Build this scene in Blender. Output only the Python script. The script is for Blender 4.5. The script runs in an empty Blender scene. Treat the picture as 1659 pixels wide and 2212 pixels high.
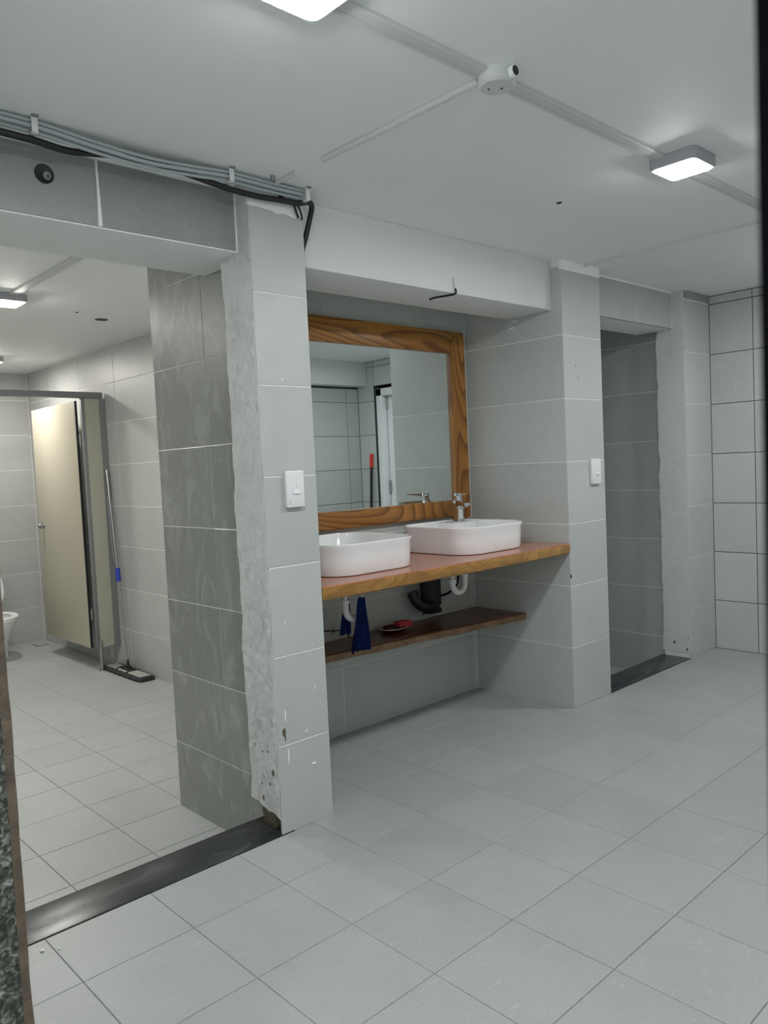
import bpy, bmesh, math, random
from mathutils import Vector, Matrix, noise
random.seed(7)
S = bpy.context.scene
COL = S.collection

# ------------------------------------------------------------------ camera
W, H, FPX = 1659, 2212, 1694.0
cam_d = bpy.data.cameras.new('camera')
cam = bpy.data.objects.new('camera', cam_d); COL.objects.link(cam)
CX, CY, CZ = -1.45665, -2.13632, 1.2182
yaw, pitch, roll = -0.75026, -0.05837, -0.04627
F = Vector((-math.sin(yaw)*math.cos(pitch), math.cos(yaw)*math.cos(pitch), math.sin(pitch)))
RT = Vector((math.cos(yaw), math.sin(yaw), 0)); UP = RT.cross(F)
R2 = RT*math.cos(roll)+UP*math.sin(roll); U2 = -RT*math.sin(roll)+UP*math.cos(roll)
m = Matrix((R2, U2, -F)).transposed().to_4x4(); m.translation = (CX, CY, CZ)
cam.matrix_world = m
cam_d.sensor_fit = 'VERTICAL'; cam_d.sensor_height = 24.0
cam_d.lens = 24.0*FPX/H
cam_d.clip_start = 0.02
cam_d.dof.use_dof = True; cam_d.dof.focus_distance = 3.6; cam_d.dof.aperture_fstop = cam_d.lens/2.6
S.camera = cam
# ------------------------------------------------------------------ world + exposure
w = bpy.data.worlds.new('world'); S.world = w; w.use_nodes = True
w.node_tree.nodes['Background'].inputs[0].default_value = (0.80, 0.86, 0.88, 1)
w.node_tree.nodes['Background'].inputs[1].default_value = 1.0
S.view_settings.view_transform = 'Standard'; S.view_settings.look = 'None'
S.view_settings.gamma = 1; S.view_settings.use_curve_mapping = False
S.view_settings.exposure = 0.66
S.cycles.use_denoising = True
S.cycles.max_bounces = 10; S.cycles.diffuse_bounces = 7
LAMP_MAIN, LAMP_SIDE = 125.0, 160.0       # strength of the ceiling lamps' diffusers

# ------------------------------------------------------------------ materials
def newmat(name):
    mt = bpy.data.materials.new(name); mt.use_nodes = True
    nt = mt.node_tree; b = nt.nodes['Principled BSDF']
    return mt, nt, b
def N(nt, t, **k):
    n = nt.nodes.new(t)
    for a, v in k.items():
        if a in n.inputs.keys() if isinstance(a, str) and a in [i.name for i in n.inputs] else False: n.inputs[a].default_value = v
        else: setattr(n, a, v)
    return n
def L(nt, a, b): nt.links.new(a, b)
def simple(name, col, rough=.5, metal=0.0, bump=0.0, bscale=60, var=0.0, vscale=8, coat=0.0):
    mt, nt, b = newmat(name)
    b.inputs['Base Color'].default_value = (*col, 1); b.inputs['Roughness'].default_value = rough
    b.inputs['Metallic'].default_value = metal
    if coat: b.inputs['Coat Weight'].default_value = coat; b.inputs['Coat Roughness'].default_value = .12
    tc = N(nt, 'ShaderNodeTexCoord')
    if var:
        no = N(nt, 'ShaderNodeTexNoise'); no.inputs['Scale'].default_value = vscale; no.inputs['Detail'].default_value = 5
        L(nt, tc.outputs['Object'], no.inputs['Vector'])
        mx = N(nt, 'ShaderNodeMix', data_type='RGBA')
        mx.inputs[6].default_value = (*[c*(1-var) for c in col], 1); mx.inputs[7].default_value = (*[min(1, c*(1+var)) for c in col], 1)
        L(nt, no.outputs['Fac'], mx.inputs[0]); L(nt, mx.outputs[2], b.inputs['Base Color'])
    if bump:
        n2 = N(nt, 'ShaderNodeTexNoise'); n2.inputs['Scale'].default_value = bscale; n2.inputs['Detail'].default_value = 4
        L(nt, tc.outputs['Object'], n2.inputs['Vector'])
        bp = N(nt, 'ShaderNodeBump'); bp.inputs['Strength'].default_value = bump; bp.inputs['Distance'].default_value = .01
        L(nt, n2.outputs['Fac'], bp.inputs['Height']); L(nt, bp.outputs['Normal'], b.inputs['Normal'])
    return mt
def tile_mat(name, col, rough=.42, smear=0.0, smear_col=(.5, .52, .51), streak=0.0, specks=0.0, objvar=.05):
    mt, nt, b = newmat(name)
    tc = N(nt, 'ShaderNodeTexCoord')
    no = N(nt, 'ShaderNodeTexNoise'); no.inputs['Scale'].default_value = 5; no.inputs['Detail'].default_value = 8; no.inputs['Roughness'].default_value = .7
    L(nt, tc.outputs['Object'], no.inputs['Vector'])
    mx = N(nt, 'ShaderNodeMix', data_type='RGBA')
    mx.inputs[6].default_value = (*[c*.90 for c in col], 1); mx.inputs[7].default_value = (*[c*1.10 for c in col], 1)
    L(nt, no.outputs['Fac'], mx.inputs[0])
    out = mx.outputs[2]
    fine = N(nt, 'ShaderNodeTexNoise'); fine.inputs['Scale'].default_value = 330; fine.inputs['Detail'].default_value = 3
    L(nt, tc.outputs['Object'], fine.inputs['Vector'])
    m2 = N(nt, 'ShaderNodeMix', data_type='RGBA', blend_type='OVERLAY'); m2.inputs[0].default_value = .42
    L(nt, out, m2.inputs[6]); L(nt, fine.outputs['Fac'], m2.inputs[7]); out = m2.outputs[2]
    if smear:
        mp = N(nt, 'ShaderNodeMapping'); mp.inputs['Scale'].default_value = (1, 2.6, 1.3)
        L(nt, tc.outputs['Object'], mp.inputs['Vector'])
        s = N(nt, 'ShaderNodeTexNoise'); s.inputs['Scale'].default_value = 3.2; s.inputs['Detail'].default_value = 9; s.inputs['Roughness'].default_value = .62; s.inputs['Distortion'].default_value = 1.6
        L(nt, mp.outputs['Vector'], s.inputs['Vector'])
        cr = N(nt, 'ShaderNodeValToRGB'); cr.color_ramp.elements[0].position = .50; cr.color_ramp.elements[1].position = .74
        L(nt, s.outputs['Fac'], cr.inputs['Fac'])
        mu = N(nt, 'ShaderNodeMath', operation='MULTIPLY'); mu.inputs[1].default_value = smear
        L(nt, cr.outputs['Color'], mu.inputs[0])
        m3 = N(nt, 'ShaderNodeMix', data_type='RGBA'); m3.inputs[7].default_value = (*smear_col, 1)
        L(nt, mu.outputs[0], m3.inputs[0]); L(nt, out, m3.inputs[6]); out = m3.outputs[2]
    if streak:
        mp = N(nt, 'ShaderNodeMapping'); mp.inputs['Scale'].default_value = (9, 34, 9); mp.inputs['Rotation'].default_value = (0, 0, .75)
        L(nt, tc.outputs['Object'], mp.inputs['Vector'])
        s = N(nt, 'ShaderNodeTexNoise'); s.inputs['Scale'].default_value = 1.6; s.inputs['Detail'].default_value = 7; s.inputs['Distortion'].default_value = .8; s.inputs['Roughness'].default_value = .75
        L(nt, mp.outputs['Vector'], s.inputs['Vector'])
        cr = N(nt, 'ShaderNodeValToRGB'); cr.color_ramp.elements[0].position = .57; cr.color_ramp.elements[1].position = .72
        L(nt, s.outputs['Fac'], cr.inputs['Fac'])
        mu = N(nt, 'ShaderNodeMath', operation='MULTIPLY'); mu.inputs[1].default_value = streak
        L(nt, cr.outputs['Color'], mu.inputs[0])
        m3 = N(nt, 'ShaderNodeMix', data_type='RGBA'); m3.inputs[7].default_value = (*[min(1, c*1.45) for c in col], 1)
        L(nt, mu.outputs[0], m3.inputs[0]); L(nt, out, m3.inputs[6]); out = m3.outputs[2]
    if specks:
        v = N(nt, 'ShaderNodeTexVoronoi'); v.inputs['Scale'].default_value = 13
        wn = N(nt, 'ShaderNodeMapping'); wn.inputs['Scale'].default_value = (1, 1, .55)
        L(nt, tc.outputs['Object'], wn.inputs['Vector']); L(nt, wn.outputs['Vector'], v.inputs['Vector'])
        cr = N(nt, 'ShaderNodeMath', operation='LESS_THAN'); cr.inputs[1].default_value = .055
        L(nt, v.outputs['Distance'], cr.inputs[0])
        sp = N(nt, 'ShaderNodeSeparateColor'); L(nt, v.outputs['Color'], sp.inputs[0])
        gt = N(nt, 'ShaderNodeMath', operation='GREATER_THAN'); gt.inputs[1].default_value = 1-specks
        L(nt, sp.outputs[0], gt.inputs[0])
        mu = N(nt, 'ShaderNodeMath', operation='MULTIPLY'); L(nt, cr.outputs[0], mu.inputs[0]); L(nt, gt.outputs[0], mu.inputs[1])
        m3 = N(nt, 'ShaderNodeMix', data_type='RGBA'); m3.inputs[7].default_value = (.62, .64, .63, 1)
        L(nt, mu.outputs[0], m3.inputs[0]); L(nt, out, m3.inputs[6]); out = m3.outputs[2]
    oi = N(nt, 'ShaderNodeObjectInfo')
    mr = N(nt, 'ShaderNodeMapRange'); mr.inputs[3].default_value = 1-objvar; mr.inputs[4].default_value = 1+objvar
    L(nt, oi.outputs['Random'], mr.inputs[0])
    hs = N(nt, 'ShaderNodeHueSaturation'); L(nt, mr.outputs[0], hs.inputs['Value']); L(nt, out, hs.inputs['Color'])
    L(nt, hs.outputs[0], b.inputs['Base Color'])
    b.inputs['Roughness'].default_value = rough
    bp = N(nt, 'ShaderNodeBump'); bp.inputs['Strength'].default_value = .12; bp.inputs['Distance'].default_value = .002
    L(nt, fine.outputs['Fac'], bp.inputs['Height']); L(nt, bp.outputs['Normal'], b.inputs['Normal'])
    return mt
def wood_mat(name, dark, mid, light, axis=0, rough=.35, rings=26.0, freq=2.6, stretch=.17, coat=.25, line=.8, blot=0.0):
    """plain-sawn grain: contour lines of a stretched smooth field, plus fine pores along the board"""
    mt, nt, b = newmat(name)
    tc = N(nt, 'ShaderNodeTexCoord'); mp = N(nt, 'ShaderNodeMapping')
    sc = [1.0, 1.0, 1.0]; sc[axis] = stretch
    mp.inputs['Scale'].default_value = sc; mp.inputs['Location'].default_value = (1.3, 2.1, .7)
    L(nt, tc.outputs['Object'], mp.inputs['Vector'])
    n1 = N(nt, 'ShaderNodeTexNoise'); n1.inputs['Scale'].default_value = freq; n1.inputs['Detail'].default_value = 2.2; n1.inputs['Roughness'].default_value = .22; n1.inputs['Distortion'].default_value = .25
    L(nt, mp.outputs['Vector'], n1.inputs['Vector'])
    mu = N(nt, 'ShaderNodeMath', operation='MULTIPLY'); mu.inputs[1].default_value = rings; L(nt, n1.outputs['Fac'], mu.inputs[0])
    fr = N(nt, 'ShaderNodeMath', operation='FRACT'); L(nt, mu.outputs[0], fr.inputs[0])
    cr = N(nt, 'ShaderNodeValToRGB'); e = cr.color_ramp.elements
    e[0].position = 0; e[0].color = (0, 0, 0, 1); e[1].position = 1; e[1].color = (.15, .15, .15, 1)
    for p_, v_ in ((.30, .10), (.62, .45), (.86, 1.0), (.94, .9)):
        x = e.new(p_); x.color = (v_, v_, v_, 1)
    L(nt, fr.outputs[0], cr.inputs['Fac'])
    mp2 = N(nt, 'ShaderNodeMapping'); s2 = [150.0]*3; s2[axis] = 5.0; mp2.inputs['Scale'].default_value = s2
    L(nt, tc.outputs['Object'], mp2.inputs['Vector'])
    n2 = N(nt, 'ShaderNodeTexNoise'); n2.inputs['Scale'].default_value = 1.0; n2.inputs['Detail'].default_value = 3
    L(nt, mp2.outputs['Vector'], n2.inputs['Vector'])
    n3 = N(nt, 'ShaderNodeTexNoise'); n3.inputs['Scale'].default_value = 5.0; n3.inputs['Detail'].default_value = 4
    L(nt, mp.outputs['Vector'], n3.inputs['Vector'])
    base = N(nt, 'ShaderNodeMix', data_type='RGBA'); base.inputs[6].default_value = (*mid, 1); base.inputs[7].default_value = (*light, 1)
    mr = N(nt, 'ShaderNodeMapRange'); mr.inputs[1].default_value = .32; mr.inputs[2].default_value = .68; L(nt, n3.outputs['Fac'], mr.inputs[0]); L(nt, mr.outputs[0], base.inputs[0])
    m1 = N(nt, 'ShaderNodeMath', operation='MULTIPLY'); m1.inputs[1].default_value = line; L(nt, cr.outputs['Color'], m1.inputs[0])
    a = N(nt, 'ShaderNodeMix', data_type='RGBA'); a.inputs[7].default_value = (*dark, 1); L(nt, m1.outputs[0], a.inputs[0]); L(nt, base.outputs[2], a.inputs[6])
    pr = N(nt, 'ShaderNodeMapRange'); pr.inputs[1].default_value = .52; pr.inputs[2].default_value = .75; pr.inputs[4].default_value = .45; L(nt, n2.outputs['Fac'], pr.inputs[0])
    a2 = N(nt, 'ShaderNodeMix', data_type='RGBA'); a2.inputs[7].default_value = (*dark, 1); L(nt, pr.outputs[0], a2.inputs[0]); L(nt, a.outputs[2], a2.inputs[6])
    out = a2.outputs[2]
    if blot:
        n4 = N(nt, 'ShaderNodeTexNoise'); n4.inputs['Scale'].default_value = 14.0; n4.inputs['Detail'].default_value = 5; L(nt, tc.outputs['Object'], n4.inputs['Vector'])
        r4 = N(nt, 'ShaderNodeMapRange'); r4.inputs[1].default_value = .45; r4.inputs[2].default_value = .7; r4.inputs[4].default_value = blot; L(nt, n4.outputs['Fac'], r4.inputs[0])
        a3 = N(nt, 'ShaderNodeMix', data_type='RGBA'); a3.inputs[7].default_value = (*[c*.45 for c in mid], 1); L(nt, r4.outputs[0], a3.inputs[0]); L(nt, out, a3.inputs[6]); out = a3.outputs[2]
    L(nt, out, b.inputs['Base Color'])
    b.inputs['Roughness'].default_value = rough; b.inputs['Coat Weight'].default_value = coat; b.inputs['Coat Roughness'].default_value = .2
    bp = N(nt, 'ShaderNodeBump'); bp.inputs['Strength'].default_value = .2; bp.inputs['Distance'].default_value = .002; bp.invert = True
    L(nt, cr.outputs['Color'], bp.inputs['Height']); L(nt, bp.outputs['Normal'], b.inputs['Normal'])
    return mt
def emit(name, col, s):
    mt, nt, b = newmat(name)
    b.inputs['Base Color'].default_value = (.8, .8, .8, 1)
    b.inputs['Emission Color'].default_value = (*col, 1); b.inputs['Emission Strength'].default_value = s
    return mt
G = (.50, .522, .502)
M = dict(
 tile=tile_mat('wall_tile', G, specks=.18),
 tile_plain=tile_mat('wall_tile_plain', G, specks=.04),
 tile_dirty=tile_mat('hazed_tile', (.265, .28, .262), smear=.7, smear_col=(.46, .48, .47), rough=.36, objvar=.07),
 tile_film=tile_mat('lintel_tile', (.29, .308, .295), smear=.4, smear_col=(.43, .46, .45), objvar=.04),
 tile_lintel=tile_mat('dusty_lintel_tile', (.42, .44, .425), smear=.3, smear_col=(.54, .57, .56), objvar=.04),
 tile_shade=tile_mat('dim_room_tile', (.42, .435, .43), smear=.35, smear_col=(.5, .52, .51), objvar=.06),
 tile_side=tile_mat('side_room_tile', (.46, .467, .455), smear=.18, rough=.42),
 floor=tile_mat('floor_tile', (.372, .388, .388), rough=.40, streak=.45, objvar=.035),
 grout=simple('light_grout', (.84, .85, .83), .8, bump=.4, bscale=200),
 grout_dark=simple('dark_grout', (.075, .08, .075), .9),
 grout_floor=simple('floor_grout', (.20, .205, .20), .9),
 plaster=simple('painted_plaster', (.88, .89, .885), .62, bump=.5, bscale=22, var=.04, vscale=6),
 ceil=simple('ceiling_paint', (.84, .865, .86), .6, bump=.15, bscale=9, var=.025, vscale=2.5),
 granite=tile_mat('black_granite', (.026, .030, .033), rough=.26, smear=.55, smear_col=(.13, .14, .145), objvar=.02),
 beam=simple('beam_paint', (.74, .76, .755), .6, bump=.15, bscale=9, var=.03, vscale=3),
 conduit=simple('painted_conduit', (.62, .64, .63), .5),
 concrete=simple('broken_concrete', (.12, .105, .072), .95, bump=1.0, bscale=40, var=.5, vscale=25),
 dark=simple('dark_cavity', (.02, .02, .018), .9),
 brown=simple('weathered_wood', (.13, .098, .070), .8, bump=.8, bscale=30, var=.5, vscale=18),
 black=simple('black_frame_paint', (.004, .004, .005), .9),
 ceramic=simple('white_ceramic', (.86, .86, .865), .12, coat=.4),
 chrome=simple('chrome', (.75, .77, .78), .09, 1.0),
 steel=simple('brushed_steel', (.42, .42, .42), .3, 1.0, bump=.05),
 alu=simple('grey_aluminium', (.25, .26, .27), .42, .45),
 plast=simple('white_plastic', (.78, .79, .80), .35),
 pvc=simple('white_pvc', (.72, .73, .72), .3),
 blue=simple('blue_plastic', (.02, .05, .42), .4),
 cloth=simple('blue_cloth', (.012, .035, .20), .95, bump=.8, bscale=120, var=.3, vscale=20),
 red=simple('red_sponge', (.50, .035, .05), .8, bump=.3, bscale=150),
 redplast=simple('red_plastic', (.75, .03, .03), .35),
 dish=simple('dark_red_enamel', (.075, .008, .008), .18, coat=.5),
 rubber=simple('black_rubber', (.012, .014, .016), .5),
 cable=simple('black_cable', (.012, .013, .014), .45),
 cablew=simple('pale_cable', (.42, .47, .48), .35),
 laminate=simple('cream_laminate', (.50, .465, .365), .38, var=.03, vscale=3),
 laminate2=simple('grey_cream_laminate', (.40, .40, .33), .42),
 bezel=simple('lamp_bezel', (.42, .43, .47), .45),
 moppad=simple('dark_mop_fringe', (.045, .05, .052), .95, bump=1.0, bscale=260),
 mopcloth=simple('grey_mop_cloth', (.36, .36, .34), .95, bump=.6, bscale=90, var=.2, vscale=30),
 mirror=simple('mirror_silver', (.80, .86, .845), .0, 1.0),
 frame_x=wood_mat('oiled_oak', (.13, .040, .006), (.34, .135, .020), (.46, .205, .036), 0, freq=3.4, rings=34),
 frame_z=wood_mat('oiled_oak_upright', (.13, .040, .006), (.34, .135, .020), (.46, .205, .036), 2, freq=3.4, rings=34),
 top=wood_mat('reddish_counter_wood', (.24, .075, .040), (.42, .165, .095), (.52, .23, .14), 0, rough=.24, freq=2.2, rings=30, stretch=.08, coat=.4, line=.6),
 live=wood_mat('golden_live_edge', (.19, .085, .020), (.38, .185, .040), (.50, .27, .075), 0, rough=.45, freq=9, rings=6, stretch=.5, line=.45, blot=.5),
 shelf=wood_mat('dark_shelf_wood', (.06, .018, .008), (.15, .05, .022), (.21, .08, .038), 0, rough=.35, rings=24),
 shelfedge=wood_mat('shelf_live_edge', (.10, .048, .022), (.22, .115, .05), (.32, .19, .10), 0, rough=.6, freq=9, rings=6, stretch=.4, line=.4, blot=.5),
 lamp=emit('lamp_diffuser', (.975, .99, 1.0), LAMP_MAIN),
 lamp2=emit('side_lamp_diffuser', (1.0, .965, .90), LAMP_SIDE),
 bare=simple('bare_plaster_edge', (.44, .42, .37), .9, bump=.8, bscale=35, var=.25, vscale=16),
)
def granite_jamb():
    mt, nt, b = newmat('rough_grey_stone')
    tc = N(nt, 'ShaderNodeTexCoord')
    n = N(nt, 'ShaderNodeTexNoise'); n.inputs['Scale'].default_value = 95; n.inputs['Detail'].default_value = 6; n.inputs['Distortion'].default_value = 1.2
    L(nt, tc.outputs['Object'], n.inputs['Vector'])
    cr = N(nt, 'ShaderNodeValToRGB'); e = cr.color_ramp.elements
    e[0].position = .40; e[0].color = (.030, .034, .026, 1); e[1].position = .72; e[1].color = (.42, .44, .39, 1)
    x = e.new(.55); x.color = (.11, .12, .095, 1)
    L(nt, n.outputs['Fac'], cr.inputs['Fac']); L(nt, cr.outputs['Color'], b.inputs['Base Color'])
    b.inputs['Roughness'].default_value = .7
    bp = N(nt, 'ShaderNodeBump'); bp.inputs['Strength'].default_value = .9; bp.inputs['Distance'].default_value = .006
    L(nt, n.outputs['Fac'], bp.inputs['Height']); L(nt, bp.outputs['Normal'], b.inputs['Normal'])
    return mt
M['stone'] = granite_jamb()
M['black'].node_tree.nodes['Principled BSDF'].inputs['Specular IOR Level'].default_value = 0.0

# ------------------------------------------------------------------ helpers
WL = {}
def tag(o, label=None, cat=None, group=None, kind=None):
    if label: o['label'] = label
    if cat: o['category'] = cat
    if group: o['group'] = group
    if kind: o['kind'] = kind
    return o
def thing(name, label, cat, loc=(0, 0, 0), group=None):
    o = bpy.data.objects.new(name, None); COL.objects.link(o); o.location = loc
    o.empty_display_size = .02; WL[o] = Vector(loc)
    return tag(o, label, cat, group)
def link(name, me, mats, parent=None, smooth=False, origin=None):
    """link a mesh whose vertices are in world coordinates"""
    if not isinstance(mats, (list, tuple)): mats = [mats]
    for x in mats: me.materials.append(x)
    o = bpy.data.objects.new(name, me); COL.objects.link(o)
    if parent is not None:
        o.parent = parent; pl = WL.get(parent, Vector((0, 0, 0))); WL[o] = pl.copy()
        if pl.length: me.transform(Matrix.Translation(-pl))
    else:
        c = Vector(origin) if origin is not None else Vector((0, 0, 0))
        WL[o] = c
        if c.length: me.transform(Matrix.Translation(-c)); o.location = c
    if smooth:
        for p in me.polygons: p.use_smooth = True
    return o
def fin(bm, name, mats, parent=None, smooth=False, origin=None, recalc=True):
    if recalc: bmesh.ops.recalc_face_normals(bm, faces=bm.faces)
    me = bpy.data.meshes.new(name); bm.to_mesh(me); bm.free()
    o = link(name, me, mats, parent, False, origin)
    if smooth:
        for p in me.polygons: p.use_smooth = True
        try: me.set_sharp_from_angle(angle=math.radians(38))
        except Exception: pass
    return o
def box(bm, x0, y0, z0, x1, y1, z1, bev=0.0, seg=2, mi=0):
    r = bmesh.ops.create_cube(bm, size=1)
    vs = r['verts']
    for v in vs: v.co = Vector(((x0+x1)/2+v.co.x*(x1-x0), (y0+y1)/2+v.co.y*(y1-y0), (z0+z1)/2+v.co.z*(z1-z0)))
    fs = {f for v in vs for f in v.link_faces}
    for f in fs: f.material_index = mi
    if bev:
        es = list({e for v in vs for e in v.link_edges})
        bmesh.ops.bevel(bm, geom=es, offset=bev, segments=seg, affect='EDGES', profile=.5)
    return vs
def bx(name, mat, parent, x0, y0, z0, x1, y1, z1, bev=0.0, seg=2, origin=None):
    bm = bmesh.new(); box(bm, x0, y0, z0, x1, y1, z1, bev, seg)
    return fin(bm, name, mat, parent, smooth=bool(bev), origin=origin)
def cyl(bm, p, q, r, r2=None, n=20, caps=True):
    p, q = Vector(p), Vector(q); d = q-p
    res = bmesh.ops.create_cone(bm, cap_ends=caps, segments=n, radius1=r, radius2=r if r2 is None else r2, depth=d.length)
    mt = Matrix.Translation((p+q)/2) @ d.to_track_quat('Z', 'Y').to_matrix().to_4x4()
    bmesh.ops.transform(bm, matrix=mt, verts=res['verts'])
    return res['verts']
def tube(bm, pts, r, n=10, caps=True, rr=None, flat=1.0):
    """swept tube along a polyline (parallel transport)"""
    pts = [Vector(p) for p in pts]; rings = []; up = None
    for i, p in enumerate(pts):
        t = (pts[min(i+1, len(pts)-1)]-pts[max(i-1, 0)]).normalized()
        if up is None:
            up = Vector((0, 0, 1)) if abs(t.z) < .9 else Vector((0, 1, 0))
        up = (up-t*up.dot(t)).normalized(); sd = t.cross(up)
        rad = rr[i] if rr else r
        rings.append([bm.verts.new(p+(up*math.cos(a)*flat+sd*math.sin(a))*rad) for a in [2*math.pi*k/n for k in range(n)]])
    for a, b in zip(rings, rings[1:]):
        for k in range(n): bm.faces.new((a[k], a[(k+1) % n], b[(k+1) % n], b[k]))
    if caps: bm.faces.new(rings[0][::-1]); bm.faces.new(rings[-1])
def spline(pts, n=8):
    """Catmull-Rom through the points"""
    P = [Vector(p) for p in pts]; P = [P[0]*2-P[1]]+P+[P[-1]*2-P[-2]]; out = []
    for i in range(1, len(P)-2):
        for k in range(n):
            t = k/n; a, b, c, d = P[i-1:i+3]
            out.append(.5*((2*b)+(c-a)*t+(2*a-5*b+4*c-d)*t*t+(3*b-a-3*c+d)*t**3))
    out.append(P[-2]); return out
def lathe(bm, prof, c, n=32, axis='Z'):
    rings = []
    for r, z in prof:
        rings.append([bm.verts.new(Vector(c)+Vector((r*math.cos(a), r*math.sin(a), z))) for a in [2*math.pi*k/n for k in range(n)]])
    for a, b in zip(rings, rings[1:]):
        for k in range(n): bm.faces.new((a[k], a[(k+1) % n], b[(k+1) % n], b[k]))
    if prof[0][0] > 0: bm.faces.new(rings[0][::-1])
    if prof[-1][0] > 0: bm.faces.new(rings[-1])
def rrect(x0, y0, x1, y1, r, n=8, sup=2.0):
    pts = []
    for cx, cy, a0 in ((x1-r, y1-r, 0), (x0+r, y1-r, 90), (x0+r, y0+r, 180), (x1-r, y0+r, 270)):
        for k in range(n+1):
            a = math.radians(a0+90*k/n)
            pts.append((cx+r*math.cos(a), cy+r*math.sin(a)))
    return pts
def loft(bm, loops, cap0=True, cap1=True, mi=0):
    R = [[bm.verts.new(p) for p in lp] for lp in loops]
    n = len(R[0])
    for a, b in zip(R, R[1:]):
        for k in range(n):
            f = bm.faces.new((a[k], a[(k+1) % n], b[(k+1) % n], b[k])); f.material_index = mi
    if cap0: bm.faces.new(R[0][::-1])
    if cap1: bm.faces.new(R[-1])

# tiles: one object each, a chamfered slab proud of the grout behind it -----------------
TILE_CACHE = {}
def tile(parent, face, nrm, u0, v0, u1, v1, mat, gap=.0035, th=.008):
    """face: 'x','y','z' plane at coordinate `face[1]`, nrm = +-1; (u,v) the two other axes"""
    ax, c = face; g = gap/2; e = .0012
    a0, b0, a1, b1 = u0+g, v0+g, u1-g, v1-g
    if a1-a0 < .004 or b1-b0 < .004: return
    back = c-nrm*th; mid = c-nrm*e; j = random.uniform(0, .0005)
    fr = c-nrm*j
    def P(u, v, d): return {'x': (d, u, v), 'y': (u, d, v), 'z': (u, v, d)}[ax]
    vs = [P(a0, b0, back), P(a1, b0, back), P(a1, b1, back), P(a0, b1, back),
          P(a0, b0, mid), P(a1, b0, mid), P(a1, b1, mid), P(a0, b1, mid),
          P(a0+e, b0+e, fr), P(a1-e, b0+e, fr), P(a1-e, b1-e, fr), P(a0+e, b1-e, fr)]
    fs = [(8, 9, 10, 11)]
    for k in range(4):
        q = (k+1) % 4
        fs += [(k, q, 4+q, 4+k), (4+k, 4+q, 8+q, 8+k)]
    fs.append((3, 2, 1, 0))
    if (ax == 'y') == (nrm > 0): fs = [f[::-1] for f in fs]
    me = bpy.data.meshes.new('tile'); me.from_pydata(vs, [], fs)
    return link('tile', me, mat, parent)
def grid(parent, face, nrm, us, vs, mat, gap=.0035, skip=None):
    for i in range(len(us)-1):
        for k in range(len(vs)-1):
            if skip and skip((us[i]+us[i+1])/2, (vs[k]+vs[k+1])/2): continue
            tile(parent, face, nrm, us[i], vs[k], us[i+1], vs[k+1], mat, gap)
def struct(name, boxes, mat, origin=None):
    bm = bmesh.new()
    for b in boxes: box(bm, *b)
    return tag(fin(bm, name, mat, origin=origin), kind='structure')
ROW = [.3*k for k in range(7)]

# ------------------------------------------------------------------ dimensions
WLP, A, B, C, D, NB, T = .2241, 1.7402, 2.0736, 2.9605, 3.2957, .6087, .165
CEIL, FZ, LZ, LF = 2.15, -.155, 1.937, .066
XG, XW, YF, XR = .066, .975, 4.90, 3.05
e = .002

# ================================================================== SHELL
ceil = struct('ceiling', [(-3.2, -2.6, CEIL, 3.5, 5.1, CEIL+.12)], M['ceil'])
# floors
fl = struct('floor', [(-3.2, -2.6, -.14, 3.4, .004, -e), (WLP-.002, 0, -.14, A+.002, NB+.01, -e)], M['grout_floor'])
xs = [-.17+.3025*k for k in range(-6, 13)]; ys = [-.255-.302*k for k in range(0, 8)][::-1]
for i in range(len(xs)-1):
    x0, x1 = xs[i], min(xs[i+1], 3.30)
    if x0 > 3.25: continue
    for k in range(len(ys)-1):
        if x1 < -1.2 and ys[k+1] > -.9: continue
        tile(fl, ('z', 0), 1, x0, max(ys[k], -2.3), x1, ys[k+1], M['floor'], .0019)
    inn = x1 > WLP and x0 < A
    tile(fl, ('z', 0), 1, x0, -.255, x1, .047 if (inn and x1 < A+.3 and x0 > .1 and x1 < 1.9) else 0, M['floor'], .0019)
    if inn:
        a0, a1 = max(x0, WLP), min(x1, A)
        if x1 > 1.9: tile(fl, ('z', 0), 1, a0, 0, a1, .047, M['floor'], .0019)
        tile(fl, ('z', 0), 1, a0, .047, a1, .349, M['floor'], .0019)
        tile(fl, ('z', 0), 1, a0, .349, a1, NB, M['floor'], .0019)
fl2 = struct('floor', [(-1.8, T, FZ-.1, XG+.01, .83, FZ-e), (-1.8, .83, FZ-.1, XW+.01, YF+.01, FZ-e)], M['grout_floor'])
xs2 = [-.21+.3*k for k in range(-5, 4)]+[XW]; ys2 = [T]+[.525+.3*k for k in range(0, 15)]+[YF]
for i in range(len(xs2)-1):
    for k in range(len(ys2)-1):
        x0, x1, y0, y1 = xs2[i], xs2[i+1], ys2[k], ys2[k+1]
        if y1 <= .83 and x0 > XG: continue
        tile(fl2, ('z', FZ), 1, x0, y0, x1, y1, M['floor'], .003)
fl3 = struct('floor', [(B, T, FZ-.1, XR+.01, 1.7, FZ-e)], M['grout_floor'])
grid(fl3, ('z', FZ), 1, [B+.01, 2.40, 2.70, 2.995, XR], [T, .47, .77, 1.07, 1.37, 1.68], M['floor'], .003)
# thresholds (black stone sills in the two doorways)
tag(bx('trim_1', M['granite'], None, -1.10, .002, -.15, -.002, T+.012, .002, .002), kind='structure')
tag(bx('trim_2', M['granite'], None, B, .002, -.15, C, T+.012, .002, .002), kind='structure')

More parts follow.
